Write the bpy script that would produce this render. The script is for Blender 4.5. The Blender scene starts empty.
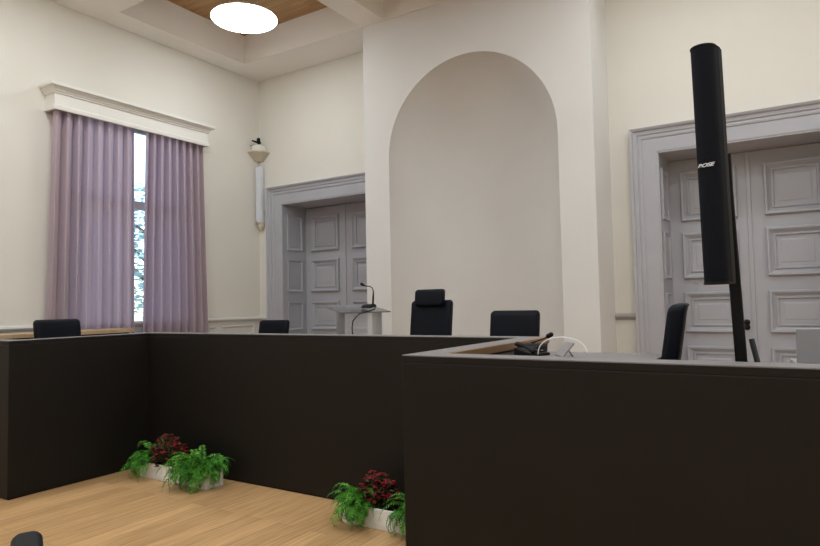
import bpy, bmesh, math, random
from math import sin, cos, pi, radians, sqrt
from mathutils import Vector, Matrix

random.seed(7)
SC = bpy.context.scene
COL = SC.collection

# ------------------------------------------------------------------ materials
def new_mat(name):
    m = bpy.data.materials.new(name); m.use_nodes = True
    nt = m.node_tree; nt.nodes.clear()
    out = nt.nodes.new('ShaderNodeOutputMaterial')
    return m, nt, out

def plain(name, col, rough=0.5, spec=0.5, var=0.06, scale=6.0, bump=0.0, bscale=60.0, metal=0.0, sheen=0.0, coat=0.0):
    m, nt, out = new_mat(name)
    p = nt.nodes.new('ShaderNodeBsdfPrincipled')
    tc = nt.nodes.new('ShaderNodeTexCoord')
    nz = nt.nodes.new('ShaderNodeTexNoise'); nz.inputs['Scale'].default_value = scale; nz.inputs['Detail'].default_value = 4
    nt.links.new(tc.outputs['Object'], nz.inputs['Vector'])
    rp = nt.nodes.new('ShaderNodeValToRGB')
    rp.color_ramp.elements[0].position = 0.3; rp.color_ramp.elements[1].position = 0.7
    rp.color_ramp.elements[0].color = [c * (1 - var) for c in col[:3]] + [1]
    rp.color_ramp.elements[1].color = [min(1, c * (1 + var)) for c in col[:3]] + [1]
    nt.links.new(nz.outputs['Fac'], rp.inputs['Fac'])
    nt.links.new(rp.outputs['Color'], p.inputs['Base Color'])
    p.inputs['Roughness'].default_value = rough
    p.inputs['Specular IOR Level'].default_value = spec
    p.inputs['Metallic'].default_value = metal
    p.inputs['Sheen Weight'].default_value = sheen
    p.inputs['Coat Weight'].default_value = coat
    if bump > 0:
        n2 = nt.nodes.new('ShaderNodeTexNoise'); n2.inputs['Scale'].default_value = bscale; n2.inputs['Detail'].default_value = 3
        nt.links.new(tc.outputs['Object'], n2.inputs['Vector'])
        b = nt.nodes.new('ShaderNodeBump'); b.inputs['Strength'].default_value = bump; b.inputs['Distance'].default_value = 0.01
        nt.links.new(n2.outputs['Fac'], b.inputs['Height']); nt.links.new(b.outputs['Normal'], p.inputs['Normal'])
    nt.links.new(p.outputs['BSDF'], out.inputs['Surface'])
    return m

def planks(name, c1, c2, c3, width, length, rot, rough, gap=0.002, spec=0.4):
    """wooden boards: long side runs along world Y when rot = 90 degrees"""
    m, nt, out = new_mat(name)
    p = nt.nodes.new('ShaderNodeBsdfPrincipled')
    tc = nt.nodes.new('ShaderNodeTexCoord')
    mp = nt.nodes.new('ShaderNodeMapping'); mp.inputs['Rotation'].default_value = (0, 0, radians(rot))
    nt.links.new(tc.outputs['Object'], mp.inputs['Vector'])
    br = nt.nodes.new('ShaderNodeTexBrick')
    br.offset = 0.37; br.inputs['Scale'].default_value = 1.0
    br.inputs['Mortar Size'].default_value = gap; br.inputs['Mortar Smooth'].default_value = 0.3
    br.inputs['Brick Width'].default_value = length; br.inputs['Row Height'].default_value = width
    br.inputs['Color1'].default_value = (*c1, 1); br.inputs['Color2'].default_value = (*c2, 1)
    br.inputs['Mortar'].default_value = (*c3, 1)
    nt.links.new(mp.outputs['Vector'], br.inputs['Vector'])
    mp2 = nt.nodes.new('ShaderNodeMapping'); mp2.inputs['Scale'].default_value = (1.2, 26, 1.2)
    nt.links.new(mp.outputs['Vector'], mp2.inputs['Vector'])
    nz = nt.nodes.new('ShaderNodeTexNoise'); nz.inputs['Scale'].default_value = 2.2; nz.inputs['Detail'].default_value = 6
    nz.inputs['Distortion'].default_value = 0.6
    nt.links.new(mp2.outputs['Vector'], nz.inputs['Vector'])
    rp = nt.nodes.new('ShaderNodeValToRGB')
    rp.color_ramp.elements[0].position = 0.32; rp.color_ramp.elements[0].color = (0.72, 0.66, 0.60, 1)
    rp.color_ramp.elements[1].position = 0.66; rp.color_ramp.elements[1].color = (1.08, 1.06, 1.02, 1)
    nt.links.new(nz.outputs['Fac'], rp.inputs['Fac'])
    mx = nt.nodes.new('ShaderNodeMix'); mx.data_type = 'RGBA'; mx.blend_type = 'MULTIPLY'; mx.inputs['Factor'].default_value = 0.95
    nt.links.new(br.outputs['Color'], mx.inputs[6]); nt.links.new(rp.outputs['Color'], mx.inputs[7])
    nt.links.new(mx.outputs[2], p.inputs['Base Color'])
    n3 = nt.nodes.new('ShaderNodeTexNoise'); n3.inputs['Scale'].default_value = 1.6
    nt.links.new(tc.outputs['Object'], n3.inputs['Vector'])
    mr = nt.nodes.new('ShaderNodeMapRange'); mr.inputs['To Min'].default_value = rough - .08; mr.inputs['To Max'].default_value = rough + .1
    nt.links.new(n3.outputs['Fac'], mr.inputs['Value']); nt.links.new(mr.outputs['Result'], p.inputs['Roughness'])
    p.inputs['Specular IOR Level'].default_value = spec
    b = nt.nodes.new('ShaderNodeBump'); b.inputs['Strength'].default_value = 0.15; b.inputs['Distance'].default_value = 0.003
    nt.links.new(nz.outputs['Fac'], b.inputs['Height']); nt.links.new(b.outputs['Normal'], p.inputs['Normal'])
    nt.links.new(p.outputs['BSDF'], out.inputs['Surface'])
    return m

def emit(name, col, strength):
    m, nt, out = new_mat(name)
    e = nt.nodes.new('ShaderNodeEmission'); e.inputs['Color'].default_value = (*col, 1); e.inputs['Strength'].default_value = strength
    nt.links.new(e.outputs['Emission'], out.inputs['Surface'])
    return m

def cloth(name, col, trans=0.45):
    m, nt, out = new_mat(name)
    tc = nt.nodes.new('ShaderNodeTexCoord')
    nz = nt.nodes.new('ShaderNodeTexNoise'); nz.inputs['Scale'].default_value = 180; nz.inputs['Detail'].default_value = 2
    nt.links.new(tc.outputs['Object'], nz.inputs['Vector'])
    rp = nt.nodes.new('ShaderNodeValToRGB')
    rp.color_ramp.elements[0].color = [c * .9 for c in col] + [1]; rp.color_ramp.elements[1].color = [min(1, c * 1.1) for c in col] + [1]
    nt.links.new(nz.outputs['Fac'], rp.inputs['Fac'])
    d = nt.nodes.new('ShaderNodeBsdfDiffuse'); t = nt.nodes.new('ShaderNodeBsdfTranslucent'); mx = nt.nodes.new('ShaderNodeMixShader')
    nt.links.new(rp.outputs['Color'], d.inputs['Color'])
    hs = nt.nodes.new('ShaderNodeHueSaturation'); hs.inputs['Saturation'].default_value = 1.9; hs.inputs['Value'].default_value = 1.0
    nt.links.new(rp.outputs['Color'], hs.inputs['Color']); nt.links.new(hs.outputs['Color'], t.inputs['Color'])
    mx.inputs['Fac'].default_value = trans
    nt.links.new(d.outputs['BSDF'], mx.inputs[1]); nt.links.new(t.outputs['BSDF'], mx.inputs[2])
    nt.links.new(mx.outputs['Shader'], out.inputs['Surface'])
    return m

def glass(name, tint=(1, 1, 1), refl=0.08, rough=0.02, body=0.0, bodycol=(.9, .93, .95)):
    m, nt, out = new_mat(name)
    tr = nt.nodes.new('ShaderNodeBsdfTransparent'); tr.inputs['Color'].default_value = (*tint, 1)
    gl = nt.nodes.new('ShaderNodeBsdfGlossy'); gl.inputs['Roughness'].default_value = rough
    mx = nt.nodes.new('ShaderNodeMixShader')
    fr = nt.nodes.new('ShaderNodeFresnel'); fr.inputs['IOR'].default_value = 1.0 + refl * 4
    nt.links.new(fr.outputs['Fac'], mx.inputs['Fac'])
    if body > 0:
        df = nt.nodes.new('ShaderNodeBsdfDiffuse'); df.inputs['Color'].default_value = (*bodycol, 1)
        m2 = nt.nodes.new('ShaderNodeMixShader'); m2.inputs['Fac'].default_value = body
        nt.links.new(tr.outputs['BSDF'], m2.inputs[1]); nt.links.new(df.outputs['BSDF'], m2.inputs[2])
        nt.links.new(m2.outputs['Shader'], mx.inputs[1])
    else:
        nt.links.new(tr.outputs['BSDF'], mx.inputs[1])
    nt.links.new(gl.outputs['BSDF'], mx.inputs[2])
    nt.links.new(mx.outputs['Shader'], out.inputs['Surface'])
    return m

def leafmat(name, c1, c2, scale=40):
    m, nt, out = new_mat(name)
    tc = nt.nodes.new('ShaderNodeTexCoord')
    nz = nt.nodes.new('ShaderNodeTexNoise'); nz.inputs['Scale'].default_value = scale
    nt.links.new(tc.outputs['Object'], nz.inputs['Vector'])
    rp = nt.nodes.new('ShaderNodeValToRGB')
    rp.color_ramp.elements[0].position = .35; rp.color_ramp.elements[1].position = .65
    rp.color_ramp.elements[0].color = (*c1, 1); rp.color_ramp.elements[1].color = (*c2, 1)
    nt.links.new(nz.outputs['Fac'], rp.inputs['Fac'])
    p = nt.nodes.new('ShaderNodeBsdfPrincipled'); p.inputs['Roughness'].default_value = .5
    p.inputs['Specular IOR Level'].default_value = .35
    nt.links.new(rp.outputs['Color'], p.inputs['Base Color'])
    t = nt.nodes.new('ShaderNodeBsdfTranslucent'); nt.links.new(rp.outputs['Color'], t.inputs['Color'])
    mx = nt.nodes.new('ShaderNodeMixShader'); mx.inputs['Fac'].default_value = .25
    nt.links.new(p.outputs['BSDF'], mx.inputs[1]); nt.links.new(t.outputs['BSDF'], mx.inputs[2])
    nt.links.new(mx.outputs['Shader'], out.inputs['Surface'])
    return m

M = dict(
    wall=plain('cream_plaster', (.715, .69, .635), .9, .15, .02, 1.5, .05, 90),
    pier=plain('white_plaster', (.70, .69, .68), .9, .15, .02, 1.5, .05, 90),
    ceil=plain('ceiling_paint', (.85, .835, .81), .9, .15, .015, 1.5),
    white=plain('white_woodwork', (.74, .72, .68), .5, .4, .015, 3),
    door=plain('lilac_grey_paint', (.405, .405, .445), .42, .45, .03, 3),
    dado=plain('dado_paint', (.60, .585, .56), .5, .4, .02, 3),
    rail=plain('rail_paint', (.36, .335, .325), .5, .4, .03, 3),
    floor=planks('oak_boards', (.63, .40, .20), (.50, .31, .15), (.33, .20, .10), .14, 1.5, 90, .42),
    ceilwood=planks('ceiling_wood', (.50, .31, .14), (.38, .22, .09), (.2, .11, .05), .045, .6, 0, .45),
    desk=plain('dark_brown_laminate', (.0085, .0066, .0052), .55, .25, .10, 5, .08, 140),
    cap=plain('grey_laminate', (.195, .185, .192), .45, .5, .03, 8),
    edge=planks('oak_edge', (.42, .27, .15), (.36, .23, .12), (.25, .15, .08), .06, .8, 90, .45),
    ledge=planks('pale_oak', (.52, .38, .23), (.46, .33, .2), (.3, .2, .12), .12, 1.0, 90, .45),
    leather=plain('black_leather', (.0018, .0028, .0075), .5, .16, .15, 30, .12, 220),
    blackpl=plain('black_plastic', (.005, .005, .006), .55, .2, .1, 12),
    blackmetal=plain('black_metal', (.005, .005, .006), .5, .22, .1, 12),
    greymetal=plain('brushed_metal', (.45, .46, .48), .3, .5, .05, 30, metal=.9),
    grille=plain('black_grille', (.0035, .004, .008), .75, .15, .2, 300, .2, 500),
    logo=plain('silver_lettering', (.75, .75, .77), .35, .5, .02, 5),
    spkwhite=plain('white_speaker', (.66, .68, .74), .5, .4, .02, 6),
    beige=plain('beige_plastic', (.60, .54, .43), .55, .3, .03, 8),
    curtain=cloth('lilac_curtain', (.53, .445, .49), .33),
    pane=glass('window_glass', (.95, .98, 1), .08),
    acryl=glass('clear_acrylic', (.95, .96, .97), .10, .03, .18, (.8, .8, .82)),
    acryl2=glass('frosted_acrylic', (.95, .96, .97), .10, .1, .26, (.80, .80, .82)),
    lamp=emit('lamp_diffuser', (.935, .99, 1.0), 19.3),
    lamprim=plain('lamp_rim', (.75, .75, .75), .5, .3, .01),
    fern=leafmat('fern_green', (.008, .07, .004), (.10, .40, .035), 22),  # near-black green paints in the shade of the gaps between fronds
    fern2=leafmat('fern_bright', (.03, .18, .01), (.22, .58, .08), 22),  # brighter copy of the fern green, painted as light on the fronds
    stem=plain('stem_green', (.07, .13, .03), .6),
    darkleaf=leafmat('dark_red_leaf', (.035, .018, .012), (.07, .045, .02), 30),
    petal=leafmat('red_petal', (.13, .004, .008), (.32, .012, .022), 30),
    box=plain('whitewashed_wood', (.80, .79, .77), .7, .2, .12, 18, .2, 60),
    soil=plain('soil', (.035, .022, .014), .95, .1, .4, 60, .5, 80),
    cable=plain('white_cable', (.78, .78, .78), .45),
    laptop=plain('grey_laptop', (.33, .33, .35), .4, .5, .02, 8),
    tablet=plain('grey_tablet', (.26, .24, .25), .4, .5, .02, 8),
    screen=plain('dark_screen', (.01, .01, .012), .15),
    treeleaf=leafmat('hazed_leaf', (.30, .44, .44), (.48, .64, .66), 5),  # leaf colour paled and blued, with haze and daylight painted in
    bark=plain('bark', (.12, .09, .07), .9, .2, .3, 20),
    ground=plain('outdoor_ground', (.25, .27, .22), .9, .2, .2, 3),
    brick=plain('outdoor_render', (.50, .48, .45), .9, .2, .05, 3),
)

# ------------------------------------------------------------------ mesh builder
class MB:
    def __init__(s): s.v = []; s.f = []; s.sm = []
    def add(s, vs, fs, mat=None, smooth=False):
        b = len(s.v)
        for p in vs:
            p = Vector(p)
            s.v.append(mat @ p if mat is not None else p)
        for f in fs: s.f.append([b + i for i in f]); s.sm.append(smooth)
        return s
    def box(s, x0, x1, y0, y1, z0, z1, mat=None):
        vs = [(x0, y0, z0), (x1, y0, z0), (x1, y1, z0), (x0, y1, z0), (x0, y0, z1), (x1, y0, z1), (x1, y1, z1), (x0, y1, z1)]
        return s.add(vs, [(0, 3, 2, 1), (4, 5, 6, 7), (0, 1, 5, 4), (1, 2, 6, 5), (2, 3, 7, 6), (3, 0, 4, 7)], mat)
    def loops(s, L, closed_ring=True, closed_path=False, cap0=False, cap1=False, smooth=False, mat=None):
        n = len(L[0]); vs = [p for l in L for p in l]; fs = []
        m = len(L)
        for i in range(m if closed_path else m - 1):
            a = i * n; b = ((i + 1) % m) * n
            for j in range(n if closed_ring else n - 1):
                k = (j + 1) % n
                fs.append((a + j, a + k, b + k, b + j))
        if cap0: fs.append(tuple(range(n))[::-1])
        if cap1: fs.append(tuple((m - 1) * n + j for j in range(n)))
        return s.add(vs, fs, mat, smooth)
    def tube(s, pts, r, seg=10, cap=True, mat=None):
        pts = [Vector(p) for p in pts]; L = []
        rs = r if isinstance(r, (list, tuple)) else [r] * len(pts)
        up = Vector((0, 0, 1)); prev = None
        for i, p in enumerate(pts):
            t = (pts[min(i + 1, len(pts) - 1)] - pts[max(i - 1, 0)]).normalized()
            if prev is None:
                a = up if abs(t.z) < .9 else Vector((1, 0, 0))
                n = t.cross(a).normalized()
            else:
                n = (prev - t * prev.dot(t)).normalized()
            prev = n; b = t.cross(n)
            L.append([p + (n * cos(2 * pi * j / seg) + b * sin(2 * pi * j / seg)) * rs[i] for j in range(seg)])
        return s.loops(L, True, False, cap, cap, True, mat)
    def lathe(s, prof, c=(0, 0, 0), seg=32, cap0=False, cap1=False, mat=None, smooth=True):
        L = [[(c[0] + r * cos(2 * pi * j / seg), c[1] + r * sin(2 * pi * j / seg), c[2] + z) for j in range(seg)] for r, z in prof]
        return s.loops(L, True, False, cap0, cap1, smooth, mat)
    def ball(s, c, r, seg=12, rings=8, mat=None):
        rr = r if isinstance(r, (list, tuple)) else (r, r, r)
        L = []
        for i in range(1, rings):
            a = pi * i / rings
            L.append([(c[0] + rr[0] * sin(a) * cos(2 * pi * j / seg), c[1] + rr[1] * sin(a) * sin(2 * pi * j / seg), c[2] - rr[2] * cos(a)) for j in range(seg)])
        return s.loops(L, True, False, True, True, True, mat)
    def build(s, name, mat, parent=None, bevel=0, seg=2, smooth=None, subsurf=0):
        me = bpy.data.meshes.new(name)
        me.from_pydata([tuple(v) for v in s.v], [], s.f)
        bm = bmesh.new(); bm.from_mesh(me); bmesh.ops.recalc_face_normals(bm, faces=bm.faces); bm.to_mesh(me); bm.free()
        me.materials.append(M[mat] if isinstance(mat, str) else mat)
        for p, q in zip(me.polygons, s.sm): p.use_smooth = q if smooth is None else smooth
        o = bpy.data.objects.new(name, me); COL.objects.link(o)
        if parent: o.parent = parent
        if bevel:
            b = o.modifiers.new('bevel', 'BEVEL'); b.width = bevel; b.segments = seg; b.limit_method = 'ANGLE'; b.angle_limit = radians(40)
        if subsurf:
            q = o.modifiers.new('subd', 'SUBSURF'); q.levels = subsurf; q.render_levels = subsurf
        return o

def structure(o): o['kind'] = 'structure'; return o
def tag(o, label, cat, group=None):
    o['label'] = label; o['category'] = cat
    if group: o['group'] = group
    return o
def thing(name, loc, label, cat, rz=0, group=None):
    o = bpy.data.objects.new(name, None); COL.objects.link(o); o.location = loc; o.rotation_euler = (0, 0, rz)
    o.empty_display_size = .1
    return tag(o, label, cat, group)
def copy_tree(o, parent=None):
    c = o.copy(); COL.objects.link(c)
    if parent: c.parent = parent
    for ch in [x for x in bpy.data.objects if x.parent is o]: copy_tree(ch, c)
    return c

def ring_panel(mb, x0, x1, z0, z1, prof, mat=None, fill=True):
    """moulded rectangle in the XZ plane facing -Y; prof = (inset, projection)"""
    L = []
    for i, p in prof:
        L.append([(x0 + i, -p, z0 + i), (x1 - i, -p, z0 + i), (x1 - i, -p, z1 - i), (x0 + i, -p, z1 - i)])
    return mb.loops(L, True, False, False, fill, False, mat)

def rrect(w, h, r, n=5):
    pts = []
    for cx, cy, a0 in ((w / 2 - r, h / 2 - r, 0), (-w / 2 + r, h / 2 - r, 90), (-w / 2 + r, -h / 2 + r, 180), (w / 2 - r, -h / 2 + r, 270)):
        for k in range(n + 1):
            a = radians(a0 + 90 * k / n); pts.append((cx + r * cos(a), cy + r * sin(a)))
    return pts

# ------------------------------------------------------------------ the room
XL, XR, YF, YB = -7.19, 3.2, -3.2, 7.0
LE_ = 2.36
ZP = 0.38          # platform behind the desks
ZC = 4.964         # ceiling soffit
ZT = 5.384         # wood inside the coffers
DW = 1.64          # door opening width
DZ = 2.953         # door opening top
D1, D2 = -6.69, -1.255

structure(MB().box(XL - .4, XR + .3, YF - .3, YB + .8, -.2, 0).build('floor', 'floor'))
mb = MB()
mb.box(XL, -5.22, LE_ + .15, YB, 0, ZP); mb.box(-5.22, -1.3, 3.72, YB, 0, ZP); mb.box(-1.3, XR, 2.44, YB, 0, ZP)
structure(mb.build('floor_platform', 'floor'))

# left wall with window opening
WY0, WY1, WZ0, WZ1 = 3.95, 5.62, 1.0, 3.80
mb = MB()
mb.box(XL - .3, XL, YF - .3, WY0, 0, 5.6); mb.box(XL - .3, XL, WY1, YB + .8, 0, 5.6)
mb.box(XL - .3, XL, WY0, WY1, 0, WZ0); mb.box(XL - .3, XL, WY0, WY1, WZ1, 5.6)
structure(mb.build('wall_left', 'wall'))
# back wall with two door openings
mb = MB()
xs = [XL, D1, D1 + DW, D2, D2 + DW, XR + .3]
mb.box(xs[0], xs[1], YB, YB + .8, 0, 5.6); mb.box(xs[2], -4.32, YB, YB + .8, 0, 5.6); mb.box(-2.11, xs[3], YB, YB + .8, 0, 5.6); mb.box(-4.32, -2.11, YB + .5, YB + .8, 0, 5.6); mb.box(-4.32, -2.11, YB, YB + .5, 4.35, 5.6); mb.box(xs[4], xs[5], YB, YB + .8, 0, 5.6)
for a in (D1, D2):
    mb.box(a, a + DW, YB, YB + .8, DZ, 5.6); mb.box(a, a + DW, YB, YB + .8, 0, ZP); mb.box(a, a + DW, YB + .58, YB + .8, ZP, DZ)
structure(mb.build('wall_back', 'wall'))
structure(MB().box(XR, XR + .3, YF - .3, YB, 0, 5.6).build('wall_right', 'wall'))
structure(MB().box(XL, XR, YF - .3, YF, 0, 5.6).build('wall_front', 'wall'))

# pier with arched niche
PX0, PX1, PY = -4.668, -1.755, 6.38
NCX, NR, NZ, ND = -3.215, 1.082, 3.20, .98
mb = MB()
N = 48
arch = [(NCX + NR * cos(pi * i / N), NZ + NR * sin(pi * i / N)) for i in range(N + 1)]       # right to left
zt = 5.6
for i in range(N):
    (xa, za), (xb, zb) = arch[i], arch[i + 1]
    mb.add([(xa, PY, za), (xb, PY, zb), (xb, PY, zt), (xa, PY, zt)], [(0, 1, 2, 3)])
xr_, xl_ = NCX + NR, NCX - NR
mb.add([(xr_, PY, ZP), (PX1, PY, ZP), (PX1, PY, zt), (xr_, PY, zt)], [(0, 1, 2, 3)])
mb.add([(PX0, PY, ZP), (xl_, PY, ZP), (xl_, PY, zt), (PX0, PY, zt)], [(0, 1, 2, 3)])
mb.add([(PX1, PY, ZP), (PX1, YB, ZP), (PX1, YB, zt), (PX1, PY, zt)], [(0, 1, 2, 3)])
mb.add([(PX0, PY, ZP), (PX0, YB, ZP), (PX0, YB, zt), (PX0, PY, zt)], [(0, 1, 2, 3)])
U = 40
L = []
for z in [ZP, 1.0, 1.6, 2.2, 2.8, NZ]:
    L.append([(NCX + NR * cos(pi * j / U), PY + ND * sin(pi * j / U), z) for j in range(U + 1)])
for k in range(1, 21):
    v = pi / 2 * k / 20
    L.append([(NCX + NR * cos(pi * j / U) * cos(v), PY + ND * sin(pi * j / U) * cos(v), NZ + NR * sin(v)) for j in range(U + 1)])
mb.loops(L, False, False, smooth=True)
structure(mb.build('wall_niche', 'pier'))

# coffered ceiling
CX = [(-6.81, -4.67), (-4.315, -2.15), (-1.82, .345), (.675, 2.84)]
CY = [(4.37, 6.36), (1.97, 3.96), (-.43, 1.56), (-2.83, -.84)]
mb = MB()
ex = [XL] + [v for c in CX for v in c] + [XR]
for i in range(0, len(ex), 2): mb.box(ex[i], ex[i + 1], YF, YB, ZC, ZT)
ey = [YF] + [v for c in sorted(CY) for v in c] + [YB]
for (a, b) in CX:
    for i in range(0, len(ey), 2): mb.box(a, b, ey[i], ey[i + 1], ZC, ZT)
structure(mb.build('ceiling', 'ceil'))
structure(MB().box(XL - .3, XR + .3, YF - .3, YB + .8, ZT, ZT + .25).build('ceiling_boards', 'ceilwood'))

# ceiling lamps: flat discs hung in the coffers
def make_lamp(loc):
    r = thing('ceiling_lamp', loc, 'large round white disc lamp hanging in the wood-lined ceiling recess', 'ceiling lamp', 0, 'disc ceiling lamps')
    R_ = .398
    MB().lathe([(0.001, 0), (R_ - .012, 0), (R_ - .003, .004), (R_, .008), (R_, .018)], seg=64, smooth=False).build('diffuser', 'lamp', r)
    MB().lathe([(R_ - .004, .0181), (R_ - .03, .055), (.001, .055)], seg=64, smooth=False).build('housing', 'lamprim', r)
    mb = MB()
    for k in range(3):
        a = 2 * pi * k / 3 + .4
        mb.tube([(.3 * cos(a), .3 * sin(a), .053), (.05 * cos(a), .05 * sin(a), ZT - ZC - .03)], .0025, 6)
    mb.build('suspension_wire', 'greymetal', r)
    MB().lathe([(.001, ZT - ZC - .035), (.08, ZT - ZC - .035), (.08, ZT - ZC)], seg=24).build('canopy', 'lamprim', r)
    return r
first = None
spots = [((a + b) / 2, (c + d) / 2) for i, (a, b) in enumerate(CX) for j, (c, d) in enumerate(CY) if (i, j) != (1, 0)]
for i, (x, y) in enumerate(spots):
    if first is None: first = make_lamp((x, y, ZC)); o = first
    else:
        o = copy_tree(first); o.location = (x, y, ZC)
        o['label'] = 'round white disc lamp hanging in another ceiling recess of the hall'

# ------------------------------------------------------------------ doors
CAS = [(0, 0), (0, .03), (.012, .036), (.15, .036), (.155, .046), (.175, .05), (.195, .046), (.2, .06), (.235, .064), (.245, .085), (.268, .095), (.271, 0)]
PANEL = [(0, 0), (.0, .032), (.008, .042), (.026, .040), (.032, .030), (.05, .012), (.062, .004), (.070, .004), (.071, .020), (.084, .020), (.092, -.008), (.098, -.010), (.14, .004)]
def make_door(n, x0, label):
    x1 = x0 + DW; z0, z1 = ZP, DZ; yd = YB + .5
    root = bpy.data.objects.new('door_%d' % n, None); COL.objects.link(root); root.location = (x0 + DW / 2, yd, z0)
    root['kind'] = 'structure'
    T = Matrix.Translation((-(x0 + DW / 2), -yd, -z0))
    mb = MB()
    L = []
    for (sx, top) in ((0, 0), (0, 1), (1, 1), (1, 0)):
        L.append([((x1 + u) if sx else (x0 - u), YB - p, (z1 + u) if top else z0) for u, p in CAS])
    mb.loops(L, False, False, mat=T)
    mb.build('casing', 'door', root)
    mb = MB()
    g = .012
    mb.box(x0, x0 + g, YB - .03, yd + .05, z0, z1, T); mb.box(x1 - g, x1, YB - .03, yd + .05, z0, z1, T); mb.box(x0, x1, YB - .03, yd + .05, z1 - g, z1, T)
    mb.build('jamb_lining', 'door', root, .003)
    zz = [(.50, .87), (1.02, 1.46), (1.61, 2.115), (2.25, 2.80)]
    PJ = [(0, 0), (0, .012), (.012, .016), (.03, .008), (.04, 0), (.06, .002)]
    for side in (0, 1):
        for (a, b) in zz:
            mb = MB()
            if side == 0: Mx = T @ Matrix.Translation((x0 + g, YB + .25, 0)) @ Matrix.Rotation(radians(90), 4, 'Z')
            else: Mx = T @ Matrix.Translation((x1 - g, YB + .25, 0)) @ Matrix.Rotation(radians(-90), 4, 'Z')
            ring_panel(mb, -.17, .17, a, b, PJ, Mx); mb.build('jamb_panel', 'door', root)
    xm = (x0 + x1) / 2
    for (a, b, s) in ((x0 + g, xm - .002, 0), (xm + .002, x1 - g, 1)):
        leaf = MB().box(a, b, yd, yd + .05, z0 + .005, z1 - g - .003, T).build('leaf', 'door', root, .004)
        for (c, d) in zz:
            mb = MB(); ring_panel(mb, a + .125, b - .125, c, d, PANEL, T @ Matrix.Translation((0, yd, 0))); mb.build('panel', 'door', leaf)
        if s == 0:
            mb = MB()
            mb.box(b - .035, b + .006, yd - .014, yd + .001, z0 + .01, z1 - g - .01, T)
            mb.build('meeting_strip', 'door', leaf, .004)
            for k, zc in enumerate((1.127, 1.075)):
                mb = MB()
                Q = T @ Matrix.Translation((b - .085, yd, zc)) @ Matrix.Rotation(radians(90), 4, 'X')
                mb.lathe([(.001, .012), (.016, .012), (.03, .008), (.03, 0)], seg=20, mat=Q)
                if k == 1: mb.lathe([(.008, .012), (.008, .035), (.02, .045), (.022, .058), (.012, .068), (.001, .07)], seg=16, mat=Q)
                mb.build('knob' if k else 'lock_plate', 'blackmetal', leaf)
    return root
make_door(1, D1, ''); make_door(2, D2, '')

# ------------------------------------------------------------------ dado rails and panels
def rail_prof(): return [(0, 1.185), (.012, 1.185), (.02, 1.2), (.035, 1.205), (.042, 1.222), (.035, 1.24), (.02, 1.245), (.01, 1.25), (0, 1.25)]
mb = MB()
L = []
for (x, y, mode) in ((XL, 1.0, 'l'), (XL, YB, 'c'), (D1 - .272, YB, 'b')):
    row = []
    for p, z in rail_prof():
        z -= .005
        if mode == 'l': row.append((x + p, y, z))
        elif mode == 'c': row.append((x + p, y - p, z))
        else: row.append((x, y - p, z))
    L.append(row)
mb.loops(L, False, False, False, False)
structure(mb.build('trim_1', 'dado'))
mb = MB()
mb.loops([[(x, YB - p, z - .01) for p, z in rail_prof()] for x in (PX1, D2 - .272)], False, False)
structure(mb.build('trim_2', 'rail'))
PD = [(0, 0), (0, .014), (.01, .02), (.025, .012), (.035, .004), (.07, .004)]
RL = Matrix.Translation((XL, 0, 0)) @ Matrix.Rotation(radians(90), 4, 'Z')
k = 3
mb = MB(); mb.box(XL, XL + .004, 1.0, YB, ZP, 1.19); structure(mb.build('trim_3', 'dado'))
for (a, b) in ((2.3, 3.55), (5.98, 6.12), (6.22, 6.86)):
    k += 1
    mb = MB(); ring_panel(mb, a, b, .62, 1.125, PD, RL @ Matrix.Translation((0, -.004, 0))); structure(mb.build('trim_%d' % k, 'dado'))

# ------------------------------------------------------------------ window and outside
w = bpy.data.objects.new('window_1', None); COL.objects.link(w); w.location = (XL - .2, (WY0 + WY1) / 2, WZ0); w['kind'] = 'structure'
T = Matrix.Translation((-w.location.x, -w.location.y, -w.location.z))
mb = MB()
fx0, fx1 = XL - .24, XL - .17
ymid = (WY0 + WY1) / 2
ZTR = 2.76
mb.box(fx0, fx1, WY0, WY0 + .07, WZ0, WZ1, T); mb.box(fx0, fx1, WY1 - .07, WY1, WZ0, WZ1, T)
mb.box(fx0, fx1, WY0, WY1, WZ0, WZ0 + .07, T); mb.box(fx0, fx1, WY0, WY1, WZ1 - .07, WZ1, T)
mb.box(fx0 - .01, fx1 + .02, WY0, WY1, ZTR - .05, ZTR + .05, T); mb.box(fx0, fx1, ymid - .05, ymid + .05, WZ0, WZ1, T)
mb.build('window_frame', 'white', w, .006)
for (a, b) in ((WY0 + .07, ymid - .05), (ymid + .05, WY1 - .07)):
    for (c, d) in ((WZ0 + .07, ZTR - .05), (ZTR + .05, WZ1 - .07)):
        MB().box(XL - .21, XL - .204, a, b, c, d, T).build('pane', 'pane', w)
MB().box(XL - .17, XL + .02, WY0, WY1, WZ0 - .03, WZ0, T).build('window_sill', 'white', w, .005)

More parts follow.
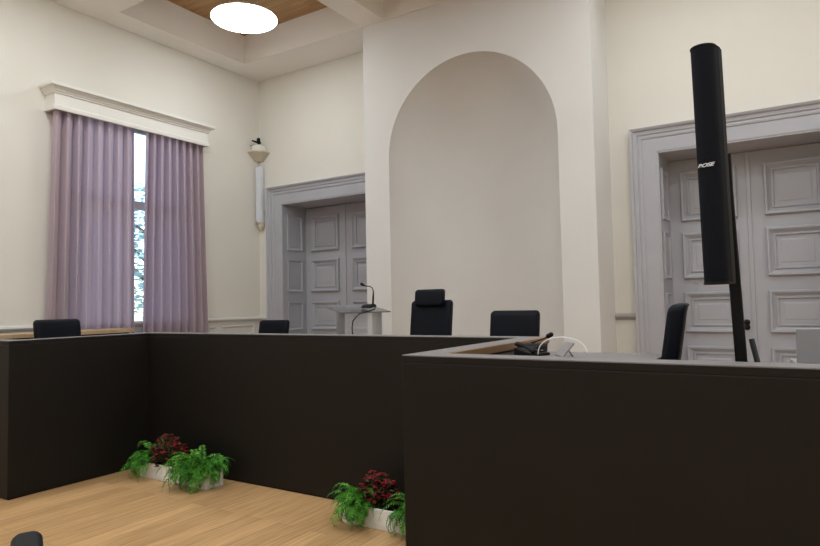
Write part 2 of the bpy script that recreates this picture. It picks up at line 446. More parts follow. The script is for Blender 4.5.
structure(MB().box(-60, XL - .45, -30, 40, -.4, -.2).build('ground_outside', 'ground'))
def tree(x, y, h, r, n, label):
    t = thing('street_tree', (x, y, -.2), label, 'tree')
    mb = MB(); mb.tube([(0, 0, 0), (.05, .03, h * .35), (-.05, .05, h * .7)], [.16, .12, .05], 8)
    for k in range(9):
        a = k * 2.4; zz = h * (.35 + .05 * k)
        mb.tube([(0, 0, zz), (cos(a) * r * .5, sin(a) * r * .5, zz + r * .4), (cos(a) * r * .85, sin(a) * r * .85, zz + r * .6)], [.05, .03, .01], 6)
    mb.build('trunk', 'bark', t)
    mb = MB()
    for k in range(n):
        while True:
            p = Vector((random.uniform(-1, 1), random.uniform(-1, 1), random.uniform(-1, 1)))
            if .25 < p.length < 1: break
        c = Vector((p.x * r, p.y * r, h * .62 + p.z * h * .36))
        s_ = random.uniform(.06, .13)
        Mx = Matrix.Translation(c) @ Matrix.Rotation(random.uniform(0, 6.3), 4, 'Z') @ Matrix.Rotation(random.uniform(-1, 1), 4, 'X')
        mb.add([(-s_, 0, 0), (0, -s_ * .5, .01), (s_, 0, 0), (0, s_ * .5, .01)], [(0, 1, 2, 3)], Mx)
    mb.build('crown', 'treeleaf', t)
tree(-13.6, 9.6, 4.8, 1.5, 2400, 'leafy tree outside, seen through the gap between the curtains')

# ------------------------------------------------------------------ pelmet and curtains
PXF = XL + .2
pel = thing('curtain_pelmet', (XL, 4.775, 3.655), 'white moulded box pelmet above the lilac curtains on the left wall', 'pelmet')
def pelm(prof, name, close=True):
    y0, y1 = 3.715, 5.835
    L = []
    for (c) in range(4):
        row = []
        for o, z in prof:
            X = {0: 0.0, 1: .2 + o, 2: .2 + o, 3: 0.0}[c]
            Y = (y0 - o if c < 2 else y1 + o) - 4.775
            row.append((X, Y, z))
        L.append(row)
    mb = MB(); mb.loops(L, close, False, True, True)
    return mb.build(name, 'white', pel)
pelm([(0, 0), (0, .19), (-.018, .19), (-.018, 0)], 'fascia')
pelm([(0, 0), (.010, 0), (.012, .008), (.012, .045), (.006, .055), (0, .055)], 'bottom_bead')
pelm([(-.01, .185), (.012, .185), (.014, .2), (.022, .205), (.03, .225), (.045, .24), (.05, .25), (.07, .253), (.075, .262), (.075, .29), (-.01, .29)], 'crown_moulding')
MB().box(0, .195, -1.055, 1.055, .19, .205).build('top_board', 'white', pel)

def curtain(y0, y1, ph, label, flare, nf, ztop=3.735):
    t = thing('curtain', (XL + .105, (y0 + y1) / 2, ZP + .02), label, 'curtain', 0, 'lilac window curtains')
    ny, nz_ = 260, 44
    L = []
    rnd = random.Random(int(ph * 100))
    offs = [rnd.uniform(-.6, .6) for _ in range(40)]
    amps = [rnd.uniform(.65, 1.2) for _ in range(40)]
    def lerp(tab, x):
        i = int(x); f = x - i; f = f * f * (3 - 2 * f)
        return tab[i] * (1 - f) + tab[i + 1] * f
    H = ztop - ZP - .02
    for k in range(nz_ + 1):
        v = k / nz_                    # 0 top .. 1 bottom
        row = []
        for j in range(ny + 1):
            u = j / ny
            q = u * nf
            wob = lerp(offs, q) * min(1, v * 2.2)
            a = lerp(amps, q * .93 + 1.3)
            s = sin(2 * pi * q + ph + wob)
            pinch = 2 * abs(sin(pi * q + (ph + wob) / 2)) ** .7 - 1
            A = .060 + .008 * v
            x = A * a * pinch + .010 * sin(4 * pi * q + ph * 2 + 3 * v) * v
            yy = (y0 + (y1 - y0) * u) - (y0 + y1) / 2
            yy += .012 * sin(6.1 * q + ph) * v + flare[0] * (1 - u) * v + flare[1] * u * v + .02 * cos(2 * pi * q + ph + wob)
            row.append((x, yy, H * (1 - v)))
        L.append(row)
    mb = MB(); mb.loops(L, False, False, smooth=True)
    mb.build('curtain_fabric', 'curtain', t)
    for j in range(nf):
        mb = MB()
        yy = (y0 + (y1 - y0) * (j + .3) / nf) - (y0 + y1) / 2
        mb.tube([(0, yy, H - .01), (.0, yy, H + .02)], .004, 6)
        mb.build('hook', 'greymetal', t)
    return t
curtain(3.735, 4.745, .6, 'lilac curtain left of the gap, hanging behind the left desk wing', (-.08, .01), 8)
curtain(4.895, 5.80, 2.1, 'lilac curtain right of the gap, nearest the corner of the room', (-.07, .09), 8)
tag(MB().tube([(XL + .105, 3.75, 3.765), (XL + .105, 5.80, 3.765)], .012, 8).build('curtain_rail', 'greymetal'), 'metal curtain rail tucked up inside the white pelmet', 'curtain rail')

# ------------------------------------------------------------------ council desk
HD = 1.18; CW = .135; CT = .032
LX, FY, RX, NY = -5.05, 3.535, -1.468, 2.25
desk = thing('council_desk', (-3.3, 3.6, 0), 'dark brown angular council desk with tall front panels and grey cap', 'desk')
T = Matrix.Translation((3.3, -3.6, 0))
pt = .05
def dpart(name, mat, x0, x1, y0, y1, z0, z1, bevel=.004):
    return MB().box(x0, x1, y0, y1, z0, z1, T).build(name, mat, desk, bevel)
LE = 2.36     # near end of left wing
XE = 1.9       # right end of near panel
# panels (outer faces on the well side)
dpart('panel', 'desk', LX - CW, LX, LE + .05, FY + .02, .012, HD - CT)
dpart('panel', 'desk', XL + .02, LX + .0005, LE, LE + CW - .01, .012, HD - CT)
dpart('panel', 'desk', LX - CW, RX + CW, FY + .001, FY + CW, .012, HD - CT)
dpart('panel', 'desk', RX, RX + CW - .01, NY + .05, FY + .02, .012, HD - CT)
dpart('panel', 'desk', RX - .0005, XE, NY, NY + CW - .01, 0.012, HD - CT)
# plinths
dpart('plinth', 'blackpl', XL + .03, LX - .012, LE + .012, LE + CW - .02, 0, .03, 0)
dpart('plinth', 'blackpl', LX - CW + .01, LX - .012, LE + .012, FY, 0, .03, 0)
dpart('plinth', 'blackpl', LX - .02, RX + .02, FY + .013, FY + CW - .02, 0, .03, 0)
dpart('plinth', 'blackpl', RX + .012, XE - .02, NY + .012, NY + CW - .02, 0, .03, 0)
# caps: dark edge, pale grey top
def cap(x0, x1, y0, y1):
    c = dpart('cap', 'desk', x0, x1, y0, y1, HD - CT, HD - .004, .002)
    MB().box(x0 + .001, x1 - .001, y0 + .001, y1 - .001, HD - .004, HD, T).build('cap_top', 'cap', c)
cap(XL + .02, LX, LE, LE + CW); cap(LX - CW, LX, LE + CW, FY); cap(LX - CW, RX + CW, FY, FY + CW); cap(RX, RX + CW, NY + CW, FY); cap(RX, XE, NY, NY + CW)
# oak edge along the inside of the caps
dpart('wood_edge', 'edge', RX + CW - .001, RX + CW + .012, NY + CW, FY + CW, HD - .038, HD - .001, .002)
dpart('wood_edge', 'edge', LX - CW - .012, LX - CW + .001, LE, FY + CW, HD - .05, HD - .001, .002)
dpart('wood_edge', 'edge', LX - CW, RX + CW, FY + CW - .001, FY + CW + .012, HD - .05, HD - .001, .002)
# worktops behind the panels
WT = 1.132
dpart('worktop', 'cap', RX + CW + .013, -.565, NY + CW, 3.19, WT - .03, WT)
dpart('worktop', 'cap', -.13, XE - .05, NY + CW, 2.93, WT - .03, WT)
dpart('worktop', 'cap', LX - CW - .6, LX - CW - .013, LE + .03, FY + .9, 1.05, 1.08)
dpart('worktop', 'cap', LX - CW - .6 + .61, -2.0, FY + CW + .013, FY + .9, 1.05, 1.08)
for (x0, x1, y0, y1) in ((-1.30, -1.27, 2.45, 3.10), (-1.12, -1.09, 2.45, 3.15), (-.10, -.07, 2.45, 2.9), (XE - .1, XE - .07, 2.45, 2.9)):
    dpart('support', 'desk', x0, x1, y0, y1, ZP, WT - .03)
for (x0, x1, y0, y1) in ((-5.75, -5.25, 2.5, 2.53), (-5.75, -5.25, 4.3, 4.33), (-3.6, -3.57, 3.72, 4.4), (-2.06, -2.03, 3.72, 4.4)):
    dpart('support', 'desk', x0, x1, y0, y1, ZP, 1.05)

# low wooden sideboard along the left wall
sb = thing('sideboard', (-6.71, 3.1, ZP), 'low sideboard with a pale oak top behind the left desk wing', 'sideboard')
MB().box(-.25, .14, -.57, 1.25, 0, .755).build('body', 'desk', sb, .004)
MB().box(-.27, .17, -.59, 1.29, .755, .795).build('top', 'ledge', sb, .003)
for k in range(3):
    d = MB().box(.14, .158, -.56 + k * .602, -.56 + k * .602 + .592, .06, .745).build('door', 'desk', sb, .003)
    MB().tube([(.17, -.56 + k * .602 + .52, .4), (.17, -.56 + k * .602 + .52, .55)], .006, 8).build('handle', 'greymetal', d)

# ------------------------------------------------------------------ office chairs
def make_chair(label, head=False, bw=.45, topz=.95, cat='office chair', lean=8, group=None):
    t = thing('office_chair', (0, 0, ZP), label, cat, 0, group)
    # base: five spokes with castors
    for k in range(5):
        a = 2 * pi * k / 5 + .3
        leg = MB().tube([(0, 0, .10), (.16 * cos(a), .16 * sin(a), .095), (.29 * cos(a), .29 * sin(a), .075)], [.028, .022, .015], 8).build('leg', 'blackpl', t)
        mb = MB(); Q = Matrix.Translation((.29 * cos(a), .29 * sin(a), .032)) @ Matrix.Rotation(a, 4, 'Z') @ Matrix.Rotation(radians(90), 4, 'X')
        mb.lathe([(.001, -.02), (.026, -.02), (.032, -.012), (.032, .012), (.026, .02), (.001, .02)], seg=14, mat=Q)
        mb.build('castor', 'blackpl', leg)
    MB().tube([(0, 0, .07), (0, 0, .25), (0, 0, .41)], [.03, .026, .02], 12).build('gas_column', 'greymetal', t)
    # seat: rounded cushion
    L = []
    for z, s in ((.40, .86), (.405, .95), (.43, 1.0), (.465, 1.0), (.485, .96), (.495, .85)):
        L.append([(x * s, y * s - .02, z - .012 * (abs(y) / .25)) for x, y in rrect(.49, .48, .09)])
    MB().loops(L, True, False, True, True, True).build('seat', 'leather', t, smooth=True)
    # backrest: padded slab, rounded outline, gently curved, leaning back
    def slab(w_, z0, z1, th, y_off, r, name, bulge=.012, crv=.03):
        h = z1 - z0; L = []
        outl = rrect(w_, h, r, 6)
        for d, s in ((-th / 2 + .006, .955), (-th / 2, .93), ):
            pass
        prof = [(-th / 2 - bulge, .55), (-th / 2 - bulge * .6, .8), (-th / 2, .94), (-th / 2 + .012, .985), (-th / 2 + .026, 1.0), (th / 2 - .02, 1.0), (th / 2 - .006, .985), (th / 2, .95)]
        for d, s in prof:
            row = []
            for x, z in outl:
                inset = (1 - s) * min(w_, h) * .5
                X = x * (1 - 2 * inset / w_); Z = z * (1 - 2 * inset / h)
                zz = (z0 + z1) / 2 + Z
                yy = d - crv * (X / (w_ / 2)) ** 2 + (zz - .45) * math.tan(radians(lean)) + y_off
                row.append((X, yy, zz))
            L.append(row)
        return MB().loops(L, True, False, True, True, True).build(name, 'leather', t, smooth=True)
    slab(bw, .50, topz, .07, .20, .035, 'backrest')
    MB().tube([(0, .05, .39), (0, .24, .41), (0, .285, .55), (0, .30, .7)], [.025, .028, .025, .02], 8).build('back_support', 'blackpl', t)
    if head:
        slab(bw * .70, topz - .055, topz + .10, .06, .145, .025, 'headrest', .008, .02)
    for s in (-1, 1):
        mb = MB(); mb.tube([(s * .22, -.02, .43), (s * .28, -.02, .45), (s * .285, .0, .62)], [.016, .016, .014], 8)
        arm = mb.build('armrest_post', 'blackpl', t)
        MB().box(s * .285 - .035, s * .285 + .035, -.14, .13, .62, .65).build('armrest_pad', 'blackpl', arm, .012, 3)
    return t
c1 = make_chair('black low-back leather chair behind the left wing, in front of the curtains', bw=.43, topz=.935)
c1.location = (-5.88, 3.29, ZP); c1.rotation_euler.z = radians(90)
c2 = copy_tree(c1); c2.location = (-5.00, 4.85, ZP - .0); c2.rotation_euler.z = 0
c2.scale = (.97, .97, .925)
c2['label'] = 'black low-back chair before the left doorway, only its top edge showing'
c3 = make_chair('black high-back leather chair with a separate padded headrest before the niche', True, .42, 1.045)
c3.location = (-2.90, 4.72, ZP)
c4 = make_chair('black wide-backed leather chair before the niche, without a headrest', False, .44, .942)
c4.location = (-2.085, 4.70, ZP); c4.rotation_euler.z = radians(-3)
c5 = make_chair('black chair seen side-on beside the tall speaker at the right doorway', False, .44, .995, lean=9)
c5.location = (-.74, 3.02, ZP); c5.rotation_euler.z = radians(-83)

# armchair at the very bottom left, only the tip of one arm in view

ac = thing('armchair', (-2.085, .72, 0), 'black armchair low in the bottom left corner, only one rounded arm end showing', 'armchair', radians(243.7))
L = []
for z, s in ((.40, .9), (.41, .97), (.44, 1.0), (.47, .97), (.48, .88)):
    L.append([(x * s, y * s, z) for x, y in rrect(.46, .46, .07)])
MB().loops(L, True, False, True, True, True).build('seat', 'leather', ac)
L = []
for y, s in ((-.03, .9), (-.02, 1.0), (.02, 1.0), (.03, .9)):
    L.append([(x * s, y + .24 + z * .12, .64 + z * s) for x, z in rrect(.44, .34, .07)])
MB().loops(L, True, False, True, True, True).build('backrest', 'leather', ac)
for s in (-1, 1):
    MB().tube([(s * .28, -.12, .63), (s * .28, -.18, .3), (s * .27, -.2, .0)], .014, 8).build('leg', 'blackmetal', ac)
    MB().tube([(s * .28, .16, .63), (s * .27, .22, .3), (s * .25, .26, .0)], .014, 8).build('leg', 'blackmetal', ac)
    MB().tube([(s * .28, -.15, .42), (s * .22, 0, .42), (s * .27, .2, .42)], .012, 8).build('side_rail', 'blackmetal', ac)
    L = []
    for y, q in ((-.225, .25), (-.22, .55), (-.205, .85), (-.18, 1), (0, 1), (.15, .95), (.2, .85), (.22, .5)):
        L.append([(s * .28 + x * q, y, .668 + z * q) for x, z in rrect(.088, .055, .026)])
    MB().loops(L, True, False, True, True, True).build('armrest', 'blackpl', ac)
MB().tube([(-.25, .255, .05), (-.2, .28, .62)], .012, 8).tube([(.25, .255, .05), (.2, .28, .62)], .012, 8).build('back_frame', 'blackmetal', ac)

# ------------------------------------------------------------------ acrylic lectern with microphone
lx, ly = -3.95, 5.25
lec = thing('lectern', (lx, ly, ZP), 'clear acrylic lectern standing behind the far desk at the left doorway', 'lectern', radians(65))
def sl(x0, x1, y0, y1, zf, zb, th):
    return MB().add([(x0, y0, zf), (x1, y0, zf), (x1, y1, zb), (x0, y1, zb), (x0, y0, zf + th), (x1, y0, zf + th), (x1, y1, zb + th), (x0, y1, zb + th)],
                    [(0, 3, 2, 1), (4, 5, 6, 7), (0, 1, 5, 4), (1, 2, 6, 5), (2, 3, 7, 6), (3, 0, 4, 7)])
sl(-.31, .27, -.20, .27, .93, 1.008, .012).build('reading_shelf', 'acryl', lec, .003)
MB().box(-.22, .22, -.10, -.088, .03, .945).build('front_panel', 'acryl2', lec, .003)
MB().box(-.22, -.208, -.087, .10, .03, .95).build('side_panel', 'acryl2', lec, .003)
MB().box(.208, .22, -.087, .10, .03, .95).build('side_panel', 'acryl2', lec, .003)
MB().box(-.25, .30, -.18, .24, .0, .03).build('base', 'acryl2', lec, .005)

mic = thing('lectern_microphone', (lx + .11, ly + .05, ZP + .985), 'black gooseneck microphone on a flat base on the clear lectern, cable hanging down', 'microphone')
L = []
for z, s in ((0, .92), (.006, 1), (.02, 1), (.03, .8)):
    L.append([(x * s - .02, y * s, z + y * s * .166) for x, y in rrect(.14, .10, .02)])
MB().loops(L, True, False, True, True).build('base', 'blackpl', mic, .002)
MB().tube([(.02, .02, .03), (.025, .02, .10), (.03, .02, .17), (.02, .015, .205), (-.01, .01, .222), (-.05, .0, .226), (-.075, -.005, .235)], [.010, .011, .006, .005, .005, .005, .006], 10).build('gooseneck', 'blackmetal', mic)
MB().tube([(-.07, -.005, .232), (-.08, -.006, .238), (-.105, -.010, .252), (-.112, -.011, .256)], [.008, .015, .016, .008], 12).build('microphone_head', 'blackpl', mic)
MB().tube([(.04, .01, .02), (.075, 0, .015), (.085, -.05, -.02), (.05, -.26, -.06), (0.0, -.30, -.13), (-.02, -.29, -.2), (-.01, -.28, -.35), (-.01, -.26, -.8), (.06, -.24, -1.345)], .006, 8).build('cable', 'blackpl', mic)

# ------------------------------------------------------------------ tall slim loudspeaker on its pole
sx, sy, sz0, sz1 = -.297, 2.85, 1.452, 2.448
spk = thing('tall_loudspeaker', (sx, sy, sz0), 'tall slim black column loudspeaker mounted high on a black pole at the right', 'loudspeaker', radians(-14)); spk.rotation_euler.y = radians(-.9)
H = sz1 - sz0
def prof_xy(w_, d_, n=14, s=1.0):
    pts = []
    for k in range(n + 1):
        a = pi + pi * k / n
        pts.append((w_ / 2 * cos(a) * s, -.01 + d_ * .55 * sin(a) * s))
    pts += [(w_ / 2 * s, d_ * .45 * s), (w_ / 2 * .55 * s, d_ * .62 * s), (-w_ / 2 * .55 * s, d_ * .62 * s), (-w_ / 2 * s, d_ * .45 * s)]
    return pts
MB().loops([[(x, y, z) for x, y in prof_xy(.096, .09)] for z in (.008, H - .008)], True, False, True, True).build('grille', 'grille', spk)
for z0, z1 in ((0, .0085), (H - .0085, H)):
    MB().loops([[(x, y, z) for x, y in prof_xy(.101, .095)] for z in (z0, z1)], True, False, True, True).build('end_cap', 'blackpl', spk, .002)
MB().box(-.049, .049, .018, .066, .0, H).build('cabinet', 'blackpl', spk, .006)
cu = bpy.data.curves.new('lettering', 'FONT'); cu.body = 'BOSE'; cu.size = .028; cu.extrude = .0012; cu.shear = .35; cu.align_x = 'CENTER'; cu.space_character = .95; cu.offset = .0007
lg = bpy.data.objects.new('logo_lettering', cu); COL.objects.link(lg); lg.parent = spk; lg.rotation_euler = (radians(90), 0, 0)
lg.location = (.0, -.0600, .482); lg.scale = (1.0, .72, 1)
bpy.context.view_layer.update()
lm = bpy.data.meshes.new_from_object(lg.evaluated_get(bpy.context.evaluated_depsgraph_get()))
lm.materials.clear(); lm.materials.append(M['logo'])
l2 = bpy.data.objects.new('brand_lettering', lm); COL.objects.link(l2); l2.parent = spk
l2.location = lg.location; l2.rotation_euler = lg.rotation_euler; l2.scale = lg.scale
bpy.data.objects.remove(lg)

st = thing('speaker_stand', (-.215, 3.02, ZP), 'black pole stand carrying the tall column loudspeaker behind the near desk panel', 'stand')
MB().loops([[(x + dx, y, z) for x, y in rrect(.046, .030, .006, 2)] for dx, z in ((.0, .05), (-.048, 1.48), (-.050, 1.64))], True, False, True, True).build('pole', 'blackmetal', st, 0)
MB().box(-.088, -.040, -.095, -.018, 1.38, 1.62).build('bracket', 'blackpl', st, .004)
MB().tube([(-.055, -.06, 1.62), (-.08, -.09, 1.70)], .004, 6).build('bracket_hook', 'greymetal', st)
for k in range(3):
    a = 2 * pi * k / 3 - .35
    leg = MB().tube([(.02 * cos(a), .02 * sin(a), .84 if k == 0 else .45), (.09 * cos(a), .09 * sin(a), .5 if k == 0 else .32), (.36 * cos(a), .36 * sin(a), .02)], .011, 8).build('leg', 'blackmetal', st)
    MB().ball((.36 * cos(a), .36 * sin(a), .018), .018).build('rubber_foot', 'blackpl', leg)
MB().lathe([(.001, 0), (.04, 0), (.04, .05), (.028, .06), (.001, .06)], (0, 0, .43), 16).build('collar', 'blackpl', st)

# ------------------------------------------------------------------ corner: white column speaker, shelf, camera
ws = thing('wall_loudspeaker', (-7.10, 6.93, 2.70), 'narrow white column loudspeaker on the wall in the room corner', 'loudspeaker')
L = [[(x, y, z) for x, y in rrect(.105, .09, .03)] for z in (0, .87)]
MB().loops(L, True, False, True, True).build('cabinet', 'spkwhite', ws, .004)
MB().box(-.043, .043, -.049, -.044, .03, .84).build('grille', 'spkwhite', ws, .002)
MB().box(-.03, .03, .04, .07, .2, .6).build('bracket', 'spkwhite', ws)
MB().loops([[(x * s, y * s + .02, z) for x, y in rrect(.10, .08, .02)] for s, z in ((.5, -.11), (.85, -.06), (1, 0))], True, False, True, True).build('shadow_tail', 'beige', ws)  # beige tapered solid standing in for the loudspeaker's shadow on the wall
cs = thing('corner_shelf', (XL, YB, 3.64), 'beige tapered corner shelf above the white wall loudspeaker', 'shelf')
MB().loops([[(0.0, 0, z), (s, 0, z), (s, -s * .55, z), (s * .55, -s, z), (0, -s, z)] for s, z in ((.10, .03), (.225, .135), (.24, .145), (.24, .165))], True, False, True, True).build('body', 'beige', cs)
MB().loops([[(x * s + .12, y * s - .12, z) for x, y in rrect(.17, .17, .04)] for s, z in ((1, .165), (.97, .235), (.9, .25))], True, False, True, True).build('top_box', 'white', cs)
cam_ = thing('security_camera', (XL + .12, YB - .12, 3.891), 'small black camera and fitting perched on the beige corner shelf', 'camera')
MB().lathe([(.001, 0), (.04, 0), (.04, .01), (.015, .016), (.015, .05), (.001, .05)], seg=14).build('foot', 'blackpl', cam_)
MB().tube([(.02, -.03, .05), (-.01, .02, .065), (.02, -.01, .05)], .028, 10).tube([(-.075, -.06, .085), (-.01, -.04, .055), (.07, -.02, .03)], [.012, .016, .012], 8).build('camera_body', 'blackpl', cam_)
MB().ball((.02, -.02, .085), (.030, .030, .038)).build('dome', 'blackpl', cam_)
MB().tube([(-.06, -.05, .02), (-.11, -.08, .0)], .004, 6).tube([(.03, -.05, .02), (.09, -.06, .015)], .006, 6).build('cable', 'blackpl', cam_)
wb = thing('wall_box', (-7.0, 6.985, 3.10), 'small white box on the wall between loudspeaker and door casing', 'box')
MB().box(-.02, .03, -.02, .013, -.05, .05).build('body', 'spkwhite', wb, .003)
MB().box(-.012, .022, -.024, -.018, -.03, .03).build('cover', 'white', wb, .002)

# ------------------------------------------------------------------ things on the near worktop
ph = thing('desk_telephone', (-1.135, 2.90, WT + .004), 'black desk telephone by the oak edge of the desk corner', 'telephone', radians(62)); ph.scale = (.66, .66, .50)
MB().add([(-.09, -.1, 0), (.09, -.1, 0), (.09, .1, 0), (-.09, .1, 0), (-.09, -.1, .025), (.09, -.1, .025), (.09, .1, .07), (-.09, .1, .07)],
         [(0, 3, 2, 1), (4, 5, 6, 7), (0, 1, 5, 4), (1, 2, 6, 5), (2, 3, 7, 6), (3, 0, 4, 7)]).build('base', 'blackpl', ph, .006)
MB().tube([(-.06, .105, .102), (-.062, .085, .106), (-.066, 0, .092), (-.066, -.06, .066), (-.064, -.09, .048), (-.06, -.105, .036)], [.016, .024, .016, .015, .023, .016], 10).build('handset', 'blackpl', ph)
for i in range(4):
    for j in range(3):
        MB().box(-.005 + j * .028, .014 + j * .028, -.075 + i * .028, -.058 + i * .028, .034 + i * .0063, .042 + i * .0063).build('key', 'greymetal' if (i + j) == 3 else 'blackpl', ph)
dm = thing('desk_microphone', (-1.195, 3.06, WT + .004), 'black desk microphone on a thin stem leaning over the white cable', 'microphone')
L = [[(x * s, y * s, z) for x, y in rrect(.12, .14, .02)] for s, z in ((.95, 0), (1, .01), (1, .03), (.8, .045))]
MB().loops(L, True, False, True, True).build('base', 'blackpl', dm, .003)
MB().tube([(0, 0, .04), (.0, 0, .048), (.03, .0, .058), (.065, -.005, .070), (.088, -.01, .082)], [.006, .005, .0035, .003, .0035], 8).build('gooseneck', 'blackmetal', dm)
MB().tube([(.082, -.009, .079), (.088, -.01, .082), (.112, -.014, .094), (.118, -.015, .097)], [.006, .012, .012, .006], 12).build('microphone_head', 'blackpl', dm)
pad = MB()
L = [[(-1.318, 2.42, z), (-.98, 2.42, z), (-1.17, 3.17, z), (-1.318, 3.17, z)] for z in (WT, WT + .004)]
pad.loops(L, True, False, True, True)
tag(pad.build('desk_pad', 'blackpl', None), 'flat black desk pad under the telephone on the grey worktop', 'desk pad')
tb = thing('tablet_computer', (-1.0, 2.90, WT), 'small grey tablet propped up leaning on the grey worktop', 'tablet', radians(0))
Q = Matrix.Rotation(radians(-52), 4, 'Z') @ Matrix.Rotation(radians(-42), 4, 'X')
MB().box(-.055, .055, -.004, .004, 0.002, .088, Q).build('back_shell', 'tablet', tb, .003)
MB().box(-.049, .049, .0042, .0052, .008, .082, Q).build('screen', 'screen', tb)
MB().tube([Q @ Vector((0, .004, .06)), Q @ Vector((0, .05, .045))], .004, 6).build('prop', 'greymetal', tb)
pts = []
for k in range(33):
    u = k / 32
    a = pi * (1.02 - .98 * u)
    pts.append((-.965 + .125 * cos(a) + .01, 2.79 + .05 * sin(a * .5), WT + .004 + .092 * abs(sin(a)) ** .72))
cb = MB().tube(pts, .003, 8)
tag(cb.build('white_cable', 'cable'), 'white cable arching up from the grey worktop over the tablet', 'cable')
lp = thing('laptop', (.135, 2.70, WT), 'open grey laptop with its lid back to us at the right edge', 'laptop', radians(6))
MB().box(-.17, .17, .0, .235, 0, .018).build('base', 'laptop', lp, .004)
Q = Matrix.Rotation(radians(14), 4, 'X')
ld = MB().box(-.17, .17, -.008, 0.0, .006, .155, Q).build('lid', 'laptop', lp, .004)
MB().box(-.16, .16, 0.0, .001, .016, .145, Q).build('screen', 'screen', ld)
MB().box(-.14, .14, .05, .16, .018, .0195).build('keyboard', 'blackpl', lp)

# ------------------------------------------------------------------ planters
def frond(mb, base, az, length, rise, droop, wmax, rnd):
    pts = []; n = 22
    p = Vector(base); el = rise
    d = length / n
    for k in range(n + 1):
        pts.append(p.copy())
        p = p + Vector((cos(az) * cos(el), sin(az) * cos(el), sin(el))) * d
        el -= droop / n * (0.5 + k / n)
        az += rnd.uniform(-.05, .05)
        if p.z < .012: p.z = .012 + rnd.random() * .01
    mb.tube(pts, [.0022 * (1 - .7 * k / n) for k in range(n + 1)], 4)
    side0 = Vector((-sin(az), cos(az), 0))
    for k in range(2, n + 1):
        t = (pts[k] - pts[k - 1]).normalized()
        s0 = (side0 - t * side0.dot(t)).normalized(); up = t.cross(s0)
        if up.z < 0: up = -up
        u = k / n
        wl = wmax * (sin(pi * min(1, u * .90 + .14)) ** .8) * rnd.uniform(.7, 1.15)
        for sg in (-1, 1):
            o = pts[k] - t * d * (.5 if sg > 0 else 0)
            s = (s0 + up * rnd.uniform(-.25, .45)).normalized() * sg
            s.z = abs(s.z) * .4 if s.z > 0 else s.z
            dr = rnd.uniform(.15, .5)
            tip = o + s * wl + t * wl * .45 - Vector((0, 0, wl * dr))
            m1 = o + s * wl * .5 + t * (wl * .42) + up * .003
            m2 = o + s * wl * .45 - t * (wl * .02) + up * .002
            for q in (tip, m1, m2):
                if q.z < .004: q.z = .004
            mb.add([o, m1, tip, m2], [(0, 1, 2, 3)])
def make_fern(parent, cx, cy, z, size, n, seed, spread, mat='fern'):
    rnd = random.Random(seed)
    mb = MB(); mb2 = MB()
    for k in range(n):
        az = spread[0] + (spread[1] - spread[0]) * (k + rnd.random()) / n
        Lh = size * rnd.uniform(.55, 1.15)
        frond(mb if rnd.random() < .55 else mb2, (cx + rnd.uniform(-.03, .03), cy + rnd.uniform(-.02, .02), z), az, Lh, rnd.uniform(.45, 1.45), rnd.uniform(2.2, 4.4), size * .115, rnd)
    f = mb.build('fern', 'fern', parent)
    if mb2.v: mb2.build('bright_fronds', 'fern2', f)  # same fern in the brighter green, for painted light-and-dark contrast
    return f
def make_flowers(parent, cx, cy, z, seed, w_=.13, h_=.2, n=70):
    rnd = random.Random(seed)
    st_, lf, bl = MB(), MB(), MB()
    for k in range(n):
        a = rnd.uniform(0, 2 * pi); rr = sqrt(rnd.random())
        x = cx + w_ * 1.25 * rr * cos(a); y = cy + w_ * .62 * rr * sin(a)
        zz = z + h_ * (1 - .55 * rr * rr) * rnd.uniform(.45, 1.05)
        st_.tube([(cx + (x - cx) * .3, cy + (y - cy) * .3, z - .01), ((cx + x) / 2, (cy + y) / 2, z + (zz - z) * .6), (x, y, zz)], .002, 4)
        if rnd.random() < .55:
            for q in range(5):
                aa = q * 1.2566 + a
                c = Vector((x + .008 * cos(aa), y + .008 * sin(aa), zz + rnd.uniform(-.004, .006)))
                bl.ball(c, (.0085, .0085, .006), 6, 4)
            bl.ball((x, y, zz + .004), .008, 6, 4)
        for q in range(3):
            aa = rnd.uniform(0, 6.28); s_ = rnd.uniform(.014, .026)
            Mx = Matrix.Translation((x + rnd.uniform(-.02, .02), y + rnd.uniform(-.02, .02), zz - rnd.uniform(.005, .06))) @ Matrix.Rotation(aa, 4, 'Z') @ Matrix.Rotation(rnd.uniform(-.7, .7), 4, 'X')
            lf.add([(-s_, 0, 0), (-s_ * .2, -s_ * .6, .003), (s_, 0, -.003), (-s_ * .2, s_ * .6, .003)], [(0, 1, 2, 3)], Mx)
    f = lf.build('flowering_plant', 'darkleaf', parent)
    bl.build('red_blossoms', 'petal', f); st_.build('stems', 'stem', f)
def planter(x0, x1, y0, label, ferns, flowers):
    xm = (x0 + x1) / 2; hw = (x1 - x0) / 2; dp = .17; hh = .125
    t = thing('flower_box', (xm, y0 + dp / 2, 0), label, 'planter', 0, 'white flower boxes in front of the desk')
    mb = MB(); b = .014
    mb.box(-hw, hw, -dp / 2, -dp / 2 + b, 0, hh); mb.box(-hw, hw, dp / 2 - b, dp / 2, 0, hh)
    mb.box(-hw, -hw + b, -dp / 2 + b, dp / 2 - b, 0, hh); mb.box(hw - b, hw, -dp / 2 + b, dp / 2 - b, 0, hh)
    mb.box(-hw + b, hw - b, -dp / 2 + b, dp / 2 - b, 0, .012)
    mb.build('wooden_box', 'box', t, .003)
    MB().box(-hw + b, hw - b, -dp / 2 + b, dp / 2 - b, .012, hh - .02).build('soil', 'soil', t)
    for (x, y, sz, n, sd, sp) in ferns: make_fern(t, x - xm, y, hh - .02, sz, n, sd, sp)
    for (x, y, sd, ww, h_, n) in flowers: make_flowers(t, x - xm, y, hh - .02, sd, ww, h_, n)
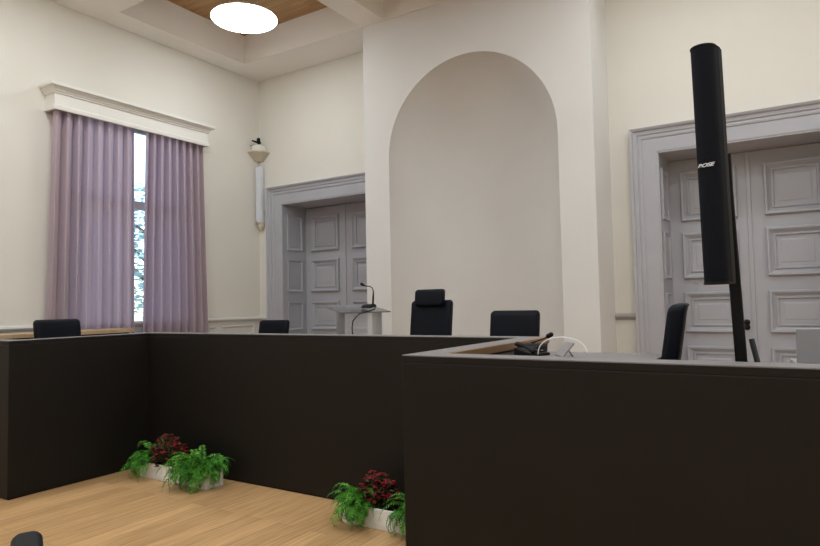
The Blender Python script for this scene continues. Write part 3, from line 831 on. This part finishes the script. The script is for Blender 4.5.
planter(-4.76, -3.94, 3.255, 'white wooden flower box in the desk corner, ferns around red flowers',
        [(-4.69, -.01, .36, 44, 3, (1.7, 5.4)), (-4.10, -.02, .35, 70, 5, (2.4, 7.2)), (-4.07, -.05, .35, 40, 8, (3.5, 6.4)), (-4.0, -.02, .24, 14, 9, (-.9, 1.2))],
        [(-4.50, 0, 11, .17, .26, 230)])
planter(-2.58, -1.75, 3.215, 'white wooden flower box half hidden by the near desk panel',
        [(-2.47, -.01, .275, 76, 13, (2.2, 6.6)), (-2.45, -.06, .28, 30, 14, (3.9, 5.6)), (-2.03, -.02, .31, 64, 15, (2.6, 6.9))],
        [(-2.345, 0, 17, .125, .225, 230)])

# ------------------------------------------------------------------ daylight, camera, view
world = bpy.data.worlds.new('sky'); SC.world = world; world.use_nodes = True
nt = world.node_tree; nt.nodes.clear()
bg = nt.nodes.new('ShaderNodeBackground'); sky = nt.nodes.new('ShaderNodeTexSky'); wo = nt.nodes.new('ShaderNodeOutputWorld')
sky.sky_type = 'NISHITA'; sky.sun_disc = False; sky.sun_elevation = radians(28); sky.sun_rotation = radians(60); sky.air_density = 1.0
nt.links.new(sky.outputs['Color'], bg.inputs['Color']); bg.inputs['Strength'].default_value = .85
nt.links.new(bg.outputs['Background'], wo.inputs['Surface'])

fpx, yaw, pitch, roll, hc = 623.7, .5623, .04852, -.0205, 1.4
f = Vector((-sin(yaw) * cos(pitch), cos(yaw) * cos(pitch), sin(pitch)))
r = Vector((cos(yaw), sin(yaw), 0)); u = r.cross(f)
r2 = r * cos(roll) + u * sin(roll); u2 = -r * sin(roll) + u * cos(roll)
cd = bpy.data.cameras.new('camera'); co = bpy.data.objects.new('camera', cd); COL.objects.link(co)
cd.sensor_fit = 'HORIZONTAL'; cd.sensor_width = 36; cd.lens = fpx / 820 * 36; cd.clip_start = .05; cd.clip_end = 300
mt = Matrix((r2, u2, -f)).transposed().to_4x4(); mt.translation = (0, 0, hc); co.matrix_world = mt
SC.camera = co
vs = SC.view_settings
vs.view_transform = 'Standard'; vs.look = 'None'; vs.gamma = 1; vs.use_curve_mapping = False; vs.exposure = 0.0
SC.cycles.use_denoising = True
SC.cycles.max_bounces = 10; SC.cycles.diffuse_bounces = 6; SC.cycles.transparent_max_bounces = 12
SC.cycles.sample_clamp_indirect = 6
